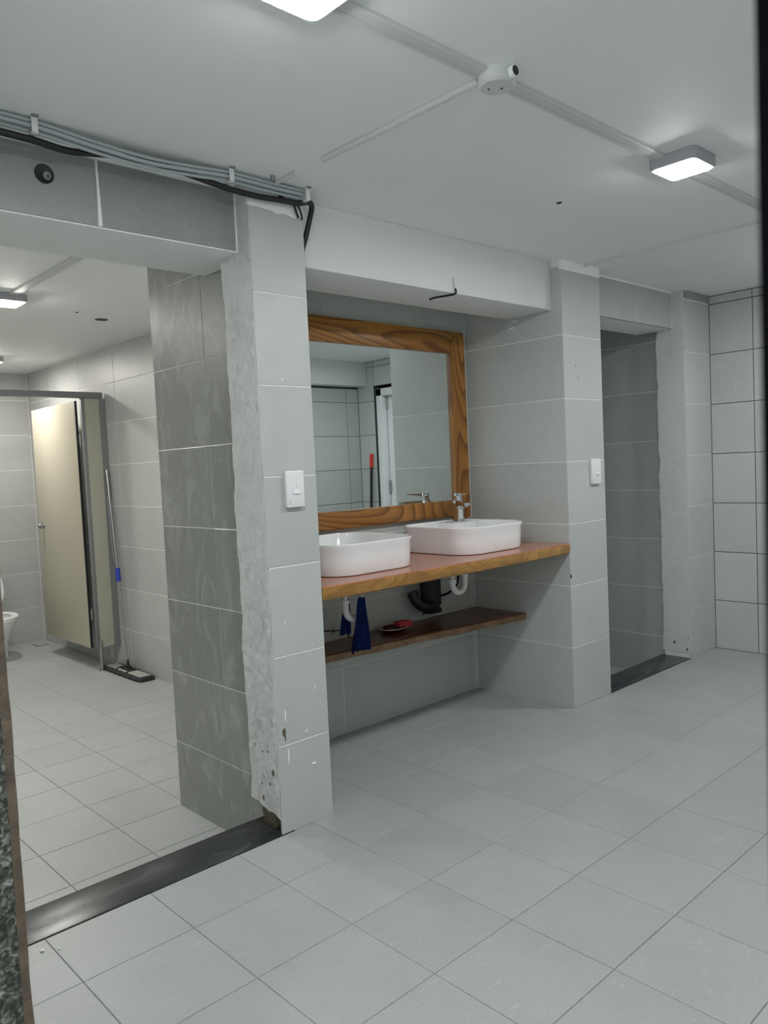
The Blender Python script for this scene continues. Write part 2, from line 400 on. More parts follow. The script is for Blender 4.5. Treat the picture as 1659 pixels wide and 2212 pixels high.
# left pillar with its tiles ---------------------------------------------------------
pl = struct('pillar', [(.008, e, .085, WLP-.002, T, CEIL), (.055, e, -.02, WLP-.002, T, .09),
                       (XG+e, T, -.16, WLP-.002, .826, CEIL)], M['grout'])
for k in range(7):
    tile(pl, ('y', 0), -1, 0.002, .3*k, WLP, .3*(k+1) if k < 6 else 2.073, M['tile'], .004)
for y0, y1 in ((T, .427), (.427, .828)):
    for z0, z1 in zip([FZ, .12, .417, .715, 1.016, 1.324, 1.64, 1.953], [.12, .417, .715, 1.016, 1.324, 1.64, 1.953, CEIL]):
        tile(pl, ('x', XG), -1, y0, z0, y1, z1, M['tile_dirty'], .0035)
for y0, y1 in ((0, NB),):                                   # face towards the basins
    for k in range(7): tile(pl, ('x', WLP), 1, y0, .3*k, y1, .3*(k+1) if k < 6 else 2.11, M['tile_plain'], .004)
# rough white reveal of the left doorway
def reveal(parent, x, ysgn_edge, zb_front, zb_back, ztop, seed, mat, y0=-.001, y1=T, ztop_front=None):
    bm = bmesh.new(); rows = []; nz, ny = 90, 10
    for i in range(nz+1):
        row = []
        for j in range(ny+1):
            fy = j/ny
            zb = zb_front+(zb_back-zb_front)*fy+.012*noise.noise(Vector((fy*6, seed, 0)))
            z = zb+(ztop-zb)*i/nz
            y = y0+(y1-y0)*fy
            if j == ny: y += .006+.011*noise.noise(Vector((seed, 3, z*9)))+.005*noise.noise(Vector((seed, 7, z*40)))
            if j == 0: y += -.0005+.003*noise.noise(Vector((seed, 11, z*14)))
            amp = .0016+.002*max(0, .8-z)
            xx = x-abs(0)-amp*noise.noise(Vector((y*22, z*9, seed)))-amp*.7*noise.noise(Vector((y*60, z*45, seed)))
            row.append(bm.verts.new((xx, y, z)))
        rows.append(row)
    for a, b in zip(rows, rows[1:]):
        for j in range(ny): bm.faces.new((a[j], a[j+1], b[j+1], b[j]))
    r = bmesh.ops.solidify(bm, geom=bm.faces[:], thickness=-.0075)
    return fin(bm, 'plaster_reveal', mat, parent, smooth=True)
reveal(pl, .001, 1, .052, .088, CEIL-.001, 2.3, M['plaster'])
# plaster collar over the tiles
bm = bmesh.new()
pr = []
for i in range(25):
    x = .0+WLP*i/24; pr.append((x, 2.073+.006*noise.noise(Vector((x*30, 1, 2)))-.012*(i/24)))
loft(bm, [[(pr[i][0], 0.0+.0, pr[i][1]), (pr[i][0], .010, pr[i][1]), (pr[i][0], .010, CEIL), (pr[i][0], -.0015, CEIL)] for i in range(25)])
fin(bm, 'plaster_collar', M['plaster'], pl, smooth=True)
# the broken foot of the pillar
bm = bmesh.new()
bmesh.ops.create_icosphere(bm, subdivisions=3, radius=1)
for v in bm.verts:
    q = v.co.copy(); k = 1+.35*noise.noise(q*1.7)+.15*noise.noise(q*5)
    v.co = Vector((.040+q.x*.030*k, .088+q.y*.058*k, .034+q.z*.052*k))
fin(bm, 'concrete_rubble', M['concrete'], pl)
bx('cavity_shade', M['dark'], pl, .045, .003, -.01, .056, T-.002, .088)  # near-black panel standing in for the shade inside the hole
bx('cavity_light_block', M['dark'], pl, -.003, .009, -.06, .056, T+.012, -.0005)  # dark box added to stop world light coming up from below
# chips and paint dabs on the pillar face
def dab(parent, ax, c, nrm, u, v, ru, rv, mat, seed, th=.0015, name='paint_dab'):
    bm = bmesh.new(); n = 14
    def P(a, b, d): return {'x': (d, a, b), 'y': (a, d, b), 'z': (a, b, d)}[ax]
    ring = []; ring2 = []
    for k in range(n):
        a = 2*math.pi*k/n; q = 1+.5*noise.noise(Vector((math.cos(a)*1.7, math.sin(a)*1.7, seed)))
        ring.append(P(u+ru*q*math.cos(a), v+rv*q*math.sin(a), c-nrm*.0005)); ring2.append(P(u+ru*.7*q*math.cos(a), v+rv*.7*q*math.sin(a), c+nrm*th))
    loft(bm, [ring, ring2]); return fin(bm, name, mat, parent, smooth=True)
for u, v, ru, rv in ((.045, .262, .003, .028), (.150, .205, .010, .005), (.125, .325, .004, .006), (.04, .40, .003, .02), (.17, .47, .002, .012), (.10, 1.52, .005, .003), (.06, .71, .002, .005)):
    dab(pl, 'y', 0, -1, u, v, ru, rv, M['plaster'], u*50)
dab(pl, 'y', 0, -1, .032, .345, .008, .014, M['concrete'], 3.1, .0008, 'chip')
dab(pl, 'y', 0, -1, .036, .325, .003, .012, M['concrete'], 5.1, .0008, 'chip')
for v, u, q in ((.165, .05, .8), (.27, .085, .5), (.275, .055, .6), (.21, .03, 1.3), (.155, .10, .5), (.105, .095, 1.2), (.31, .118, .4), (.285, .13, .5)):
    dab(pl, 'x', -.0015, -1, u, v, .0035*q, .008*q, M['concrete'], u*90, .0014, 'chip')

# left lintel -----------------------------------------------------------------------
ll = struct('lintel', [(-1.8, LF+e+.001, LZ+.003, .006, .385, CEIL)], M['plaster'])
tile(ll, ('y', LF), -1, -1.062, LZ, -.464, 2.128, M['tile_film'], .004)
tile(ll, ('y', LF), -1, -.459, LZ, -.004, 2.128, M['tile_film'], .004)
bx('soffit', M['ceil'], ll, -1.8, LF+.003, LZ-.002, XG, .392, LZ+.004)
bm = bmesh.new(); tube(bm, [(-.4615, LF-.001, 2.125), (-.4612, LF-.0015, 2.03), (-.4614, LF-.001, LZ+.002)], .004, 8, rr=[.003, .0045, .0075]); fin(bm, 'grout_bead', M['plaster'], ll, smooth=True)
# hole in the lintel tile with a pipe stub in it
hl = thing('pipe_stub', 'small round pipe end set in a dark hole in the tiled lintel', 'pipe', (-.61, LF, 2.054))
bm = bmesh.new(); lathe(bm, [(.001, .0), (.024, .0), (.026, .004), (.024, .006), (.017, .003), (.001, .003)], (0, 0, 0), 24)
bmesh.ops.transform(bm, matrix=Matrix.Translation((-.61, LF+.001, 2.054)) @ Matrix.Rotation(math.pi/2, 4, 'X'), verts=bm.verts); fin(bm, 'hole_rim', M['rubber'], hl, smooth=True)
bm = bmesh.new(); cyl(bm, (-.604, LF-.0035, 2.050), (-.604, LF-.007, 2.050), .012, .010); fin(bm, 'pipe_end', M['alu'], hl, smooth=True)
bm = bmesh.new(); cyl(bm, (-.602, LF-.0065, 2.048), (-.602, LF-.0078, 2.048), .005); fin(bm, 'plug', M['concrete'], hl, smooth=True)

# partition left of the doorway (hidden behind the stone jamb)
wl0 = struct('wall_partition', [(-1.8, LF+.004, FZ-.05, -1.102, T, LZ+.002)], M['plaster'])

# niche ------------------------------------------------------------------------------
nb = struct('wall_back', [(WLP-.01, NB+e, -.16, A+.34, .826, CEIL)], M['grout'])
zc = ROW+[2.10, CEIL]
for k in range(len(zc)-1):
    us = [WLP, .801, 1.719, A] if k < 2 else [WLP, .801, 1.394, 1.719, A]
    for a_, b_ in zip(us, us[1:]): tile(nb, ('y', NB), -1, a_, zc[k], b_, zc[k+1], M['tile_plain'], .0035)
beam = tag(bx('beam', M['beam'], None, WLP, .058, 1.922, A-.001, .330, CEIL, .003), kind='structure')

# right pillar -----------------------------------------------------------------------
pr_ = struct('pillar', [(A+e, e, -.02, B-.002, NB+.005, CEIL), (B-.15, NB, -.16, B-.002, 1.68, CEIL), (A+.01, T, -.16, B-.002, .7, .0)], M['grout'])
for k in range(7):
    z1 = .3*(k+1) if k < 6 else 2.105
    tile(pr_, ('y', 0), -1, A, .3*k, B, z1, M['tile'], .004)
    tile(pr_, ('x', A), -1, 0, .3*k, NB, z1 if k < 6 else 2.12, M['tile_plain'], .004)
bx('plaster_collar', M['plaster'], pr_, A-.001, -.001, 2.104, B+.001, .012, CEIL)
dab(pr_, 'y', 0, -1, A+.004, .648, .006, .014, M['dark'], 4, .0005, 'chip')
for u, v, ru, rv in ((A+.10, 1.66, .012, .014), (A+.12, 1.60, .018, .008), (A+.05, 1.75, .004, .004), (A+.22, 1.80, .006, .004), (A+.16, .42, .004, .05)):
    dab(pr_, 'y', 0, -1, u, v, ru*.5, rv*.6, M['tile_film'], u*9, .0006)
for y_, z_, ry, rz in ((.30, 1.875, .05, .004), (.42, 1.70, .012, .002), (.28, 1.905, .02, .003)):
    dab(pr_, 'x', A, -1, y_, z_, ry*.4, rz, M['plaster'], y_*70, .0008)

# right lintel + right jamb + short wall --------------------------------------------
lr = struct('lintel', [(B-.004, LF+e, LZ+.002, C+.01, .30, CEIL)], M['plaster'])
tile(lr, ('y', LF), -1, B, LZ, 2.558, 2.143, M['tile_lintel'], .004)
tile(lr, ('y', LF), -1, 2.558, LZ, C-.003, 2.143, M['tile_lintel'], .004)
jr = struct('wall_short', [(C+.008, e, -.02, D+.1, T, CEIL), (XR+.002, T, -.2, D+.1, 1.7, CEIL)], M['grout'])
for k in range(7): tile(jr, ('y', 0), -1, C+.004, .3*k, D, .3*(k+1), M['tile_plain'], .0035)
tile(jr, ('y', -.008), -1, C+.012, 2.106, D-.008, 2.147, M['tile_film'], .002, .012)
zr = [FZ, .087, .39, .693, .996, 1.295, 1.595, 1.893, CEIL]
for z0, z1 in zip(zr, zr[1:]):
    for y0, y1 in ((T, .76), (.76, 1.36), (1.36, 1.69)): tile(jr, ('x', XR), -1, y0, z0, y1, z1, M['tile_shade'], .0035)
reveal(jr, C+.001, 1, .028, .03, CEIL-.001, 8.1, M['plaster'])
bx('rough_foot', M['concrete'], jr, C+.012, .006, -.01, C+.03, T-.002, .036)
for v, u, q in ((.085, .10, 1.2), (.05, .022, 1.0), (.12, .012, .5)):
    dab(jr, 'x', C-.0025, -1, u, v, .005*q, .008*q, M['concrete'], u*90, .002, 'chip')
r2 = struct('wall_back', [(B-.15, 1.68, -.2, D+.1, 1.78, CEIL)], M['grout'])
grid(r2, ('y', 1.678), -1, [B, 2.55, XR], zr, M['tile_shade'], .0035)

# right wall with a door -------------------------------------------------------------
DY0, DY1, DZ = -1.84, -1.00, 1.93
wr = struct('wall_right', [(D+e, DY1, -.1, D+.12, .01, CEIL), (D+e, -2.2, -.1, D+.12, DY0, CEIL), (D+e, DY0, DZ, D+.12, DY1, CEIL)], M['grout_dark'])
for z0, z1 in zip(ROW+[2.10], ROW[1:]+[2.10, CEIL-.002]):
    for y0, y1 in ((-.256, 0), (-.856, -.256), (DY1, -.856), (-2.055, DY0)):
        off = .0
        tile(wr, ('x', D+(.0 if z0 < 2.05 else -.004)), -1, y0, z0, y1, z1, M['tile_plain'], .0042)
for z0, z1 in ((DZ, 2.10), (2.10, CEIL-.002)):
    tile(wr, ('x', D), -1, DY0, z0, -1.42, z1, M['tile_plain'], .004); tile(wr, ('x', D), -1, -1.42, z0, DY1, z1, M['tile_plain'], .004)
dr = bx('door_1', M['plast'], None, D+.050, DY0+.115, .01, D+.085, DY1-.09, DZ-.075, .003); tag(dr, kind='structure')
bm = bmesh.new()
box(bm, D-.012, DY0+.038, 0, D+.10, DY0+.105, DZ-.03, .004); box(bm, D-.012, DY1-.08, 0, D+.10, DY1-.012, DZ-.03, .004); box(bm, D-.012, DY0+.038, DZ-.095, D+.10, DY1-.012, DZ-.03, .004)
fin(bm, 'door_frame', M['plast'], dr, smooth=True)
bm = bmesh.new()
for z in (1.72, .98, .30): box(bm, D+.035, DY0+.098, z, D+.052, DY0+.128, z+.11, .002)
fin(bm, 'hinge', M['steel'], dr)
bm = bmesh.new(); cyl(bm, (D+.05, -1.14, .95), (D+.01, -1.14, .95), .009); cyl(bm, (D+.014, -1.135, .95), (D+.014, -1.24, .95), .008); fin(bm, 'handle', M['steel'], dr, smooth=True)
bx('backing', M['dark'], wr, D+.088, DY0, -.05, D+.12, DY1, DZ)

# front wall (behind the camera's right) ---------------------------------------------
YW = -2.055
wf = struct('wall_front', [(-1.13, YW-.12, -.1, D+.1, YW-e, CEIL)], M['grout_dark'])
grid(wf, ('y', YW), 1, [-1.13, -.445, .155, .755, 1.355, 1.955, 2.555, 3.155, D], ROW+[1.925], M['tile_plain'], .0042)
b2 = tag(bx('beam', M['beam'], None, -1.13, YW+.001, 1.940, D-.001, -1.93, CEIL, .003), kind='structure')
# left wall: stone faced end, seen close at the left edge of the photo
wl = struct('wall_left', [(-1.26, -.936, -.1, -1.104, LF, CEIL)], M['plaster'])
bx('stone_facing', M['stone'], wl, -1.262, -.945, -.02, -1.1125, -.934, CEIL-.001, .0015)
bm = bmesh.new()
loops = []
for i in range(61):
    z = -.02+2.165*i/60; j = .0022*noise.noise(Vector((1, 2, z*11)))+.0012*noise.noise(Vector((4, 2, z*37)))
    loops.append([(-1.1135, -.9465+j*.4, z), (-1.100+j, -.943, z), (-1.100+j*.5, -.90, z), (-1.1135, -.90, z)])
loft(bm, loops); fin(bm, 'corner_strip', M['brown'], wl, smooth=True)
grid(wl, ('x', -1.1005), 1, [-.896, -.30, 0.0], ROW+[2.10, CEIL], M['tile_plain'], .004)
# black door frame post, out of focus at the right edge of the photo
tag(bx('trim_3', M['black'], None, -1.245, -2.115, -.1, -1.135, -2.0530, CEIL, .004), kind='structure')
# side room walls --------------------------------------------------------------------
ws = struct('wall_side', [(XW+e, .826, -.3, XW+.12, YF+.1, CEIL)], M['grout'])
zs = [FZ, .135, .43, .733, 1.02, 1.317, 1.61, 1.895, CEIL]
grid(ws, ('x', XW), -1, [.83, 1.30, 1.92, 2.53, 3.19, 3.80, 4.40, YF], zs, M['tile_side'], .0038)
wk = struct('wall_far', [(-1.9, YF+e, -.3, XW+.1, YF+.1, CEIL)], M['grout'])
grid(wk, ('y', YF), -1, [-1.8, -1.45, -.85, -.25, .35, XW], [FZ, .14, .441, .733, 1.025, 1.328, 1.627, 1.919, CEIL], M['tile_side'], .0042)
wq = struct('wall_outer', [(-1.9, LF, -.3, -1.802, YF+.1, CEIL)], M['grout'])
grid(wq, ('x', -1.80), 1, [T, .9, 1.5, 2.1, 2.7, 3.3, 3.9, 4.5, YF], zs, M['tile_side'], .004)
# back of the niche block, facing the side room
nk = struct('wall_return', [(WLP-.01, .826, -.16, XW+.005, .832, CEIL)], M['grout'])

# ================================================================== CEILING FITTINGS
def lamp(x0, y0, x1, y1, label, mat, group='square ceiling lamps'):
    t = thing('ceiling_lamp', label, 'lamp', ((x0+x1)/2, (y0+y1)/2, CEIL), group)
    bm = bmesh.new(); o = .012
    loft(bm, [[(x, y, z) for x, y in rrect(x0-q, y0-q, x1+q, y1+q, .02, 6)] for q, z in ((o-.002, CEIL), (o, CEIL-.004), (o, CEIL-.030), (o-.004, CEIL-.037), (.0015, CEIL-.038), (.0005, CEIL-.033))], True, True)
    fin(bm, 'housing', M['bezel'], t, smooth=True)
    bm = bmesh.new()
    loft(bm, [[(x, y, z) for x, y in rrect(x0+q, y0+q, x1-q, y1-q, .014, 6)] for q, z in ((0, CEIL-.034), (0, CEIL-.0400), (.002, CEIL-.0415), (.006, CEIL-.0422))], True, True)
    fin(bm, 'diffuser', mat, t, smooth=True)
    return t
lamp(.942, -1.020, 1.075, -.888, 'lit square ceiling lamp on the white conduit, above the right pillar side', M['lamp'])
lamp(-.556, -1.020, -.420, -.884, 'lit square ceiling lamp cut by the top edge, brightest and closest', M['lamp'])
lamp(-.168, 1.937, -.026, 2.085, 'lit square ceiling lamp in the side room, at the end of a short conduit', M['lamp2'])
lamp(.365, 4.01, .508, 4.15, 'small far ceiling lamp above the toilet stall, barely in view', M['lamp2'])
lamp(2.44, -1.020, 2.575, -.888, 'added unseen square fill lamp on the ceiling, at the right end of the main room', M['lamp'])  # lamp added out of view to brighten the far end of the room

lamp(-1.34, 1.937, -1.20, 2.085, 'added unseen square fill lamp at the left of the side room, over its open floor', M['lamp2'])  # out-of-view lamp, added as fill for the side room and the reveal

lamp(-2.04, -1.40, -1.905, -1.265, 'added unseen square fill lamp outside the doorway the picture is taken from', M['lamp'])  # added lamp behind the camera, throws fill light in through the opening
jb = thing('junction_box', 'round white junction box where three ceiling conduits meet', 'junction box', (.105, -.93, CEIL))
bm = bmesh.new(); lathe(bm, [(.046, CEIL), (.046, CEIL-.022), (.043, CEIL-.026), (.044, CEIL-.030), (.040, CEIL-.034), (.001, CEIL-.035)], (.105, -.93, 0), 40); fin(bm, 'box_body', M['conduit'], jb, smooth=True)
for dx, dy in ((-.012, .016), (.010, -.006)):
    bm = bmesh.new(); lathe(bm, [(.003, CEIL-.033), (.003, CEIL-.0365), (.001, CEIL-.037)], (.105+dx, -.93+dy, 0), 12); fin(bm, 'screw', M['concrete'], jb, smooth=True)
bm = bmesh.new(); cyl(bm, (.105, -.955, CEIL-.015), (.105, -.986, CEIL-.015), .0135, n=24); fin(bm, 'knockout_collar', M['ceil'], jb, smooth=True)
bm = bmesh.new(); cyl(bm, (.105, -.9855, CEIL-.015), (.105, -.9868, CEIL-.015), .011, n=24); fin(bm, 'knockout_hole', M['rubber'], jb, smooth=True)
def trunk_x(x0, x1, y0, y1, label, th=.011):
    bm = bmesh.new(); z = CEIL
    prof = [(y0, z), (y0, z-th*.8), (y0+.003, z-th), (y0+(y1-y0)*.62, z-th), (y0+(y1-y0)*.64, z-th+.003), (y0+(y1-y0)*.67, z-th+.003), (y0+(y1-y0)*.69, z-th), (y1-.003, z-th), (y1, z-th*.8), (y1, z)]
    loft(bm, [[(x, y, zz) for y, zz in prof] for x in (x0, x1)])
    return tag(fin(bm, 'cable_trunking', M['conduit'], None, origin=((x0+x1)/2, (y0+y1)/2, CEIL)), label, 'conduit')
trunk_x(-.408, .066, -.938, -.892, 'flat white trunking between the brightest lamp and the junction box')
trunk_x(.146, .930, -.938, -.892, 'flat white trunking from the junction box to the lamp beyond it')
trunk_x(1.087, 2.428, -.938, -.892, 'flat white trunking past the lamp, towards the right edge')
def pipe_y(x, y0, y1, r, label, gap=None):
    bm = bmesh.new(); tube(bm, [(x, y0, CEIL-r*.75), (x+.002, (y0*.5+y1*.5), CEIL-r*.7), (x-.001, y1, CEIL-r*.75)], r, 12)
    return tag(fin(bm, 'conduit_pipe', M['conduit'], None, smooth=True, origin=(x, (y0+y1)/2, CEIL)), label, 'conduit')
pipe_y(.088, -.888, -.285, .0095, 'thin white ceiling conduit running from the junction box to the cables')
pipe_y(.088, -.150, -.035, .0075, 'short grey conduit stub ending at the cable bundle above the left pillar')
pipe_y(1.943, -2.0, .018, .006, 'thin white conduit across the ceiling above the right pillar')
bm = bmesh.new(); z = CEIL
for_prof = [(-.105, z), (-.105, z-.009), (-.10, z-.011), (-.065, z-.011), (-.060, z-.009), (-.060, z)]
loft(bm, [[(x, y, zz) for x, zz in for_prof] for y in (1.09, 1.925)])
tag(fin(bm, 'cable_trunking', M['conduit'], None, origin=(-.08, 1.5, CEIL)), 'flat white trunking leading to the side room lamp', 'conduit')
# damaged spots and holes in the ceilings
def spot(x, y, rx, ry, label, cat='hole', name='ceiling_hole', rot=0.0):
    bm = bmesh.new(); n = 18; r0, r1, r2 = [], [], []
    for k in range(n):
        a = 2*math.pi*k/n; q = 1+.3*noise.noise(Vector((math.cos(a)*2, math.sin(a)*2, x*9)))
        c, s = math.cos(a), math.sin(a)
        X = c*rx*q*math.cos(rot)-s*ry*q*math.sin(rot); Y = c*rx*q*math.sin(rot)+s*ry*q*math.cos(rot)
        r0.append((x+X, y+Y, CEIL+.001)); r1.append((x+X*.96, y+Y*.96, CEIL-.0022)); r2.append((x+X*.7, y+Y*.7, CEIL-.0012))
    loft(bm, [r0, r1, r2]); return tag(fin(bm, name, M['rubber'], None, smooth=True, origin=(x, y, CEIL)), label, cat)
spot(.545, 2.355, .040, .032, 'ragged dark hole in the side room ceiling near the tiled wall')
spot(.348, 2.225, .009, .007, 'tiny dark hole in the ceiling, left of the ragged one')
spot(-.070, 1.09, .020, .014, 'crumbled dark patch at the start of the side room trunking')
spot(1.047, -.466, .008, .012, 'small dark hole in the main ceiling below the right lamp')
spot(1.974, .030, .014, .016, 'black hole at the end of the thin conduit above the right pillar')
bm = bmesh.new(); lathe(bm, [(.0065, CEIL), (.0065, CEIL-.012), (.004, CEIL-.016), (.001, CEIL-.017)], (.052, -.075, 0), 14)
tag(fin(bm, 'anchor_plug', M['alu'], None, smooth=True, origin=(.052, -.075, CEIL)), 'small grey anchor plug in the ceiling above the left pillar', 'plug')

# cable bundle along the wall top ------------------------------------------------------
def cable(name, pts, r, mat, label, group=None, flat=1.0, cat='cable'):
    bm = bmesh.new(); tube(bm, spline(pts, 8), r, 10, flat=flat)
    return tag(fin(bm, name, mat, None, smooth=True, origin=pts[0]), label, cat, group)
for q, (dy, dz, r) in enumerate(((0, 0, .0065), (-.0125, -.004, .0052), (.001, -.0130, .0052), (-.0115, .0085, .0048))):
    cable('cable', [(-1.10, -.028+dy, 2.136+dz), (-.88, -.030+dy, 2.134+dz), (-.665, -.034+dy, 2.131+dz), (-.52, -.030+dy, 2.121+dz), (-.36, -.028+dy, 2.114+dz), (-.22, -.030+dy, 2.121+dz),
                    (-.09, -.034+dy, 2.129+dz), (.03, -.036+dy, 2.128+dz), (.12, -.032+dy, 2.130+dz), (.205, -.028+dy, 2.133+dz)], r, M['cablew'],
          ('thickest pale cable in the bundle along the wall top', 'pale cable at the outer side of the bundle along the wall top', 'lowest pale cable of the bundle along the wall top', 'thinnest pale cable of the bundle, up against the ceiling')[q], 'pale cables clipped along the top of the wall')
cable('black_cable', [(-1.10, -.032, 2.101), (-.86, -.032, 2.100), (-.68, -.032, 2.098), (-.57, -.012, 2.100), (-.46, -.005, 2.118), (-.32, -.004, 2.128), (-.20, -.006, 2.118), (-.09, -.027, 2.096), (.02, -.025, 2.094),
              (.11, -.026, 2.099), (.185, -.024, 2.104), (.236, -.016, 2.118), (.262, -.002, 2.112), (.268, .022, 2.075), (.262, .040, 2.02), (.250, .050, 1.972), (.243, .0505, 1.93)], .0095, M['cable'],
      'thick black cable along the wall top, dropping beside the left pillar')
cable('cable_end', [(.118, -.012, 2.118), (.15, -.014, 2.108), (.178, -.012, 2.098), (.19, -.008, 2.078), (.198, -.0075, 2.062)], .004, M['cable'], 'loose black cable end hanging over the pillar top')
cable('cable_end', [(.150, -.016, 2.112), (.186, -.018, 2.100), (.206, -.012, 2.080), (.213, -.0075, 2.058)], .0035, M['cable'], 'loose black cable end nearest the right edge of the pillar top')
for x, s in ((-.672, 'by the left edge'), (-.088, 'over the doorway corner'), (.205, 'at the pillar corner')):
    t = thing('cable_clip', 'white cable clip screwed to the ceiling '+s, 'clip', (x, -.04, CEIL), 'white cable clips')
    bm = bmesh.new(); box(bm, x-.008, -.058, CEIL-.040, x+.008, -.0535, CEIL, .001); box(bm, x-.008, -.058, CEIL-.0415, x+.008, -.022, CEIL-.0395, .0005); fin(bm, 'strap', M['plast'], t, smooth=True)
    bm = bmesh.new(); cyl(bm, (x, -.062, CEIL), (x, -.062, CEIL-.004), .010, .008, 16); fin(bm, 'screw', M['alu'], t, smooth=True)
# wire stub on the beam over the basins
cable('wire_stub', [(1.040, .054, 1.985), (1.041, .053, 1.962), (1.043, .052, 1.942)], .0018, M['cablew'], 'thin pale wire coming out of the beam above the mirror', cat='wire')
cable('wire_stub', [(1.043, .050, 1.940), (1.046, .048, 1.926), (1.041, .056, 1.917), (1.038, .10, 1.9185), (1.025, .15, 1.919), (1.032, .185, 1.9185)], .0042, M['cable'], 'frayed black wire end bent under the beam above the mirror', cat='wire')

# ================================================================== MIRROR
mi = thing('wall_mirror', 'large wall mirror in a wide oiled wood frame above the basins', 'mirror', (1.0, .60, 1.40))
X0, X1, YB, YM = .300, 1.700, NB-.001, .579
def board(name, x0, z0, x1, z1, mat, cut=None):
    bm = bmesh.new(); box(bm, x0, YM, z0, x1, YB, z1, .004, 2); return fin(bm, name, mat, mi, smooth=True)
board('frame_board', X0, 1.779, X1-.102, 1.892, M['frame_x'])
# mitred corner: the right upright runs up with a slanted head, the top board laps it
bm = bmesh.new()
loft(bm, [[(X1-.112, y, .930), (X1-.112, y, 1.828), (X1-.078, y, 1.866), (X1-.003, y, 1.866), (X1-.003, y, .930)] for y in (YM-.002, YB)])
fin(bm, 'frame_board', M['frame_z'], mi)
bx('frame_board', M['frame_x'], mi, X1-.104, YM+.003, 1.826, X1, YB, 1.892, .002)
board('frame_board', X0, .943, X1-.113, 1.026, M['frame_x'])
board('frame_board', X0, 1.027, X0+.10, 1.778, M['frame_z'])
bx('mirror_glass', M['mirror'], mi, X0+.099, YM+.013, 1.022, X1-.108, YB, 1.784)

# ================================================================== COUNTER, SHELF
def slab(name, yfun, x0, x1, yb, zt, zb, mats, label, wob=.004, seed=1.0, cat='counter'):
    bm = bmesh.new(); n = 70; loops = []
    for i in range(n+1):
        x = x0+(x1-x0)*i/n; y = yfun(x)+wob*noise.noise(Vector((x*3.1, seed, 0)))+wob*.35*noise.noise(Vector((x*17, seed, 0)))
        b_ = .006*noise.noise(Vector((x*5, seed+4, 1)))
        loops.append([(x, yb, zt), (x, y+.006, zt), (x, y+.001, zt-.004), (x, y+.000+b_*.3, zt*.5+zb*.5), (x, y+.004+b_*.4, zb+.006+b_*.3), (x, y+.012, zb+b_*.2), (x, yb, zb)])
    loft(bm, loops)
    for f in bm.faces:
        c = f.calc_center_median()
    bmesh.ops.recalc_face_normals(bm, faces=bm.faces)
    for f in bm.faces: f.material_index = 0 if f.normal.z > .75 else 1
    return tag(fin(bm, name, mats, None, smooth=True, origin=((x0+x1)/2, yb, zb)), label, cat)
CT = .808
slab('counter_top', lambda x: -.004-.010*math.sin(max(0, min(1, (x-.25)/1.4))*math.pi), WLP+.001, A-.001, NB-.001, CT, .757, [M['top'], M['live']], 'thick live-edge wooden counter top carrying the two basins', .004, 1.0)
slab('lower_shelf', lambda x: .271+(A-x)*.115, WLP+.001, A-.001, NB-.001, .442, .406, [M['shelf'], M['shelfedge']], 'dark wooden shelf low in the niche beneath the counter', .005, 3.0, 'shelf')

# ================================================================== BASINS
def basin(x0, y0, x1, y1, label, group):
    t = thing('vessel_basin', label, 'sink', ((x0+x1)/2, (y0+y1)/2, CT), group)
    zt = .932; r = .115; f = .013; bm = bmesh.new()
    def lp(q, z, rr): return [(x, y, z) for x, y in rrect(x0+q, y0+q, x1-q, y1-q, rr, 10)]
    outer = [lp(f+.008, CT, r-.012), lp(f+.001, CT+.003, r-.006), lp(f-.002, CT+.011, r-.004), lp(f*.6, CT+.06, r-.002), lp(.006, zt-.02, r), lp(.001, zt-.006, r), lp(.0015, zt-.002, r), lp(.005, zt, r-.004)]
    inner = [lp(.010, zt-.001, r-.008), lp(.012, zt-.005, r-.010), lp(.020, zt-.05, r-.015), lp(.045, zt-.085, r-.02), lp(.10, zt-.097, .09), lp(.19, zt-.100, .03)]
    loft(bm, outer+inner); fin(bm, 'bowl', M['ceramic'], t, smooth=True)
    bm = bmesh.new(); c = ((x0+x1)/2, (y0+y1)/2-.02)
    lathe(bm, [(.022, zt-.099), (.024, zt-.096), (.017, zt-.095), (.015, zt-.098), (.001, zt-.098)], (c[0], c[1], 0), 24); fin(bm, 'drain', M['chrome'], t, smooth=True)
    return t
basin(.365, .090, .835, .555, 'rounded white ceramic basin on the counter, beside the left pillar', 'white basins')
bR = basin(1.105, .090, 1.575, .555, 'rounded white ceramic basin on the counter, with the chrome tap standing on it', 'white basins')
# tap deck at the back of the basin with the tap
bx('tap_deck', M['ceramic'], bR, 1.40, .425, .86, 1.56, .545, .924, .008, 3)
tp = thing('basin_tap', 'chrome single-lever tap standing on the basin nearest the niche corner', 'tap', (1.492, .478, .924))
bm = bmesh.new()
loft(bm, [[(x, y, z) for x, y in rrect(1.492-a, .478-b, 1.492+a, .478+b, .008, 4)] for a, b, z in ((.025, .025, .924), (.025, .024, .930), (.021, .021, .945), (.019, .020, .975), (.021, .022, 1.005), (.022, .023, 1.028), (.020, .021, 1.032))])
fin(bm, 'tap_body', M['chrome'], tp, smooth=True)
TD = Vector((-.52, -.854, 0)); TS = Vector((.854, -.52, 0)); TC = Vector((1.492, .478, 0))
def tapsec(l, a, z0, z1, a2=None): return [TC+TD*l+TS*q+Vector((0, 0, z)) for q, z in ((-(a2 or a), z0), ((a2 or a), z0), (a, z1), (-a, z1))]
bm = bmesh.new()
loft(bm, [tapsec(0, .020, .985, 1.030), tapsec(.025, .0185, .998, 1.031), tapsec(.06, .017, 1.006, 1.030), tapsec(.10, .0165, 1.008, 1.027), tapsec(.132, .016, 1.006, 1.024), tapsec(.142, .013, 1.009, 1.022)])
bmesh.ops.bevel(bm, geom=bm.edges[:], offset=.0015, segments=2, affect='EDGES')
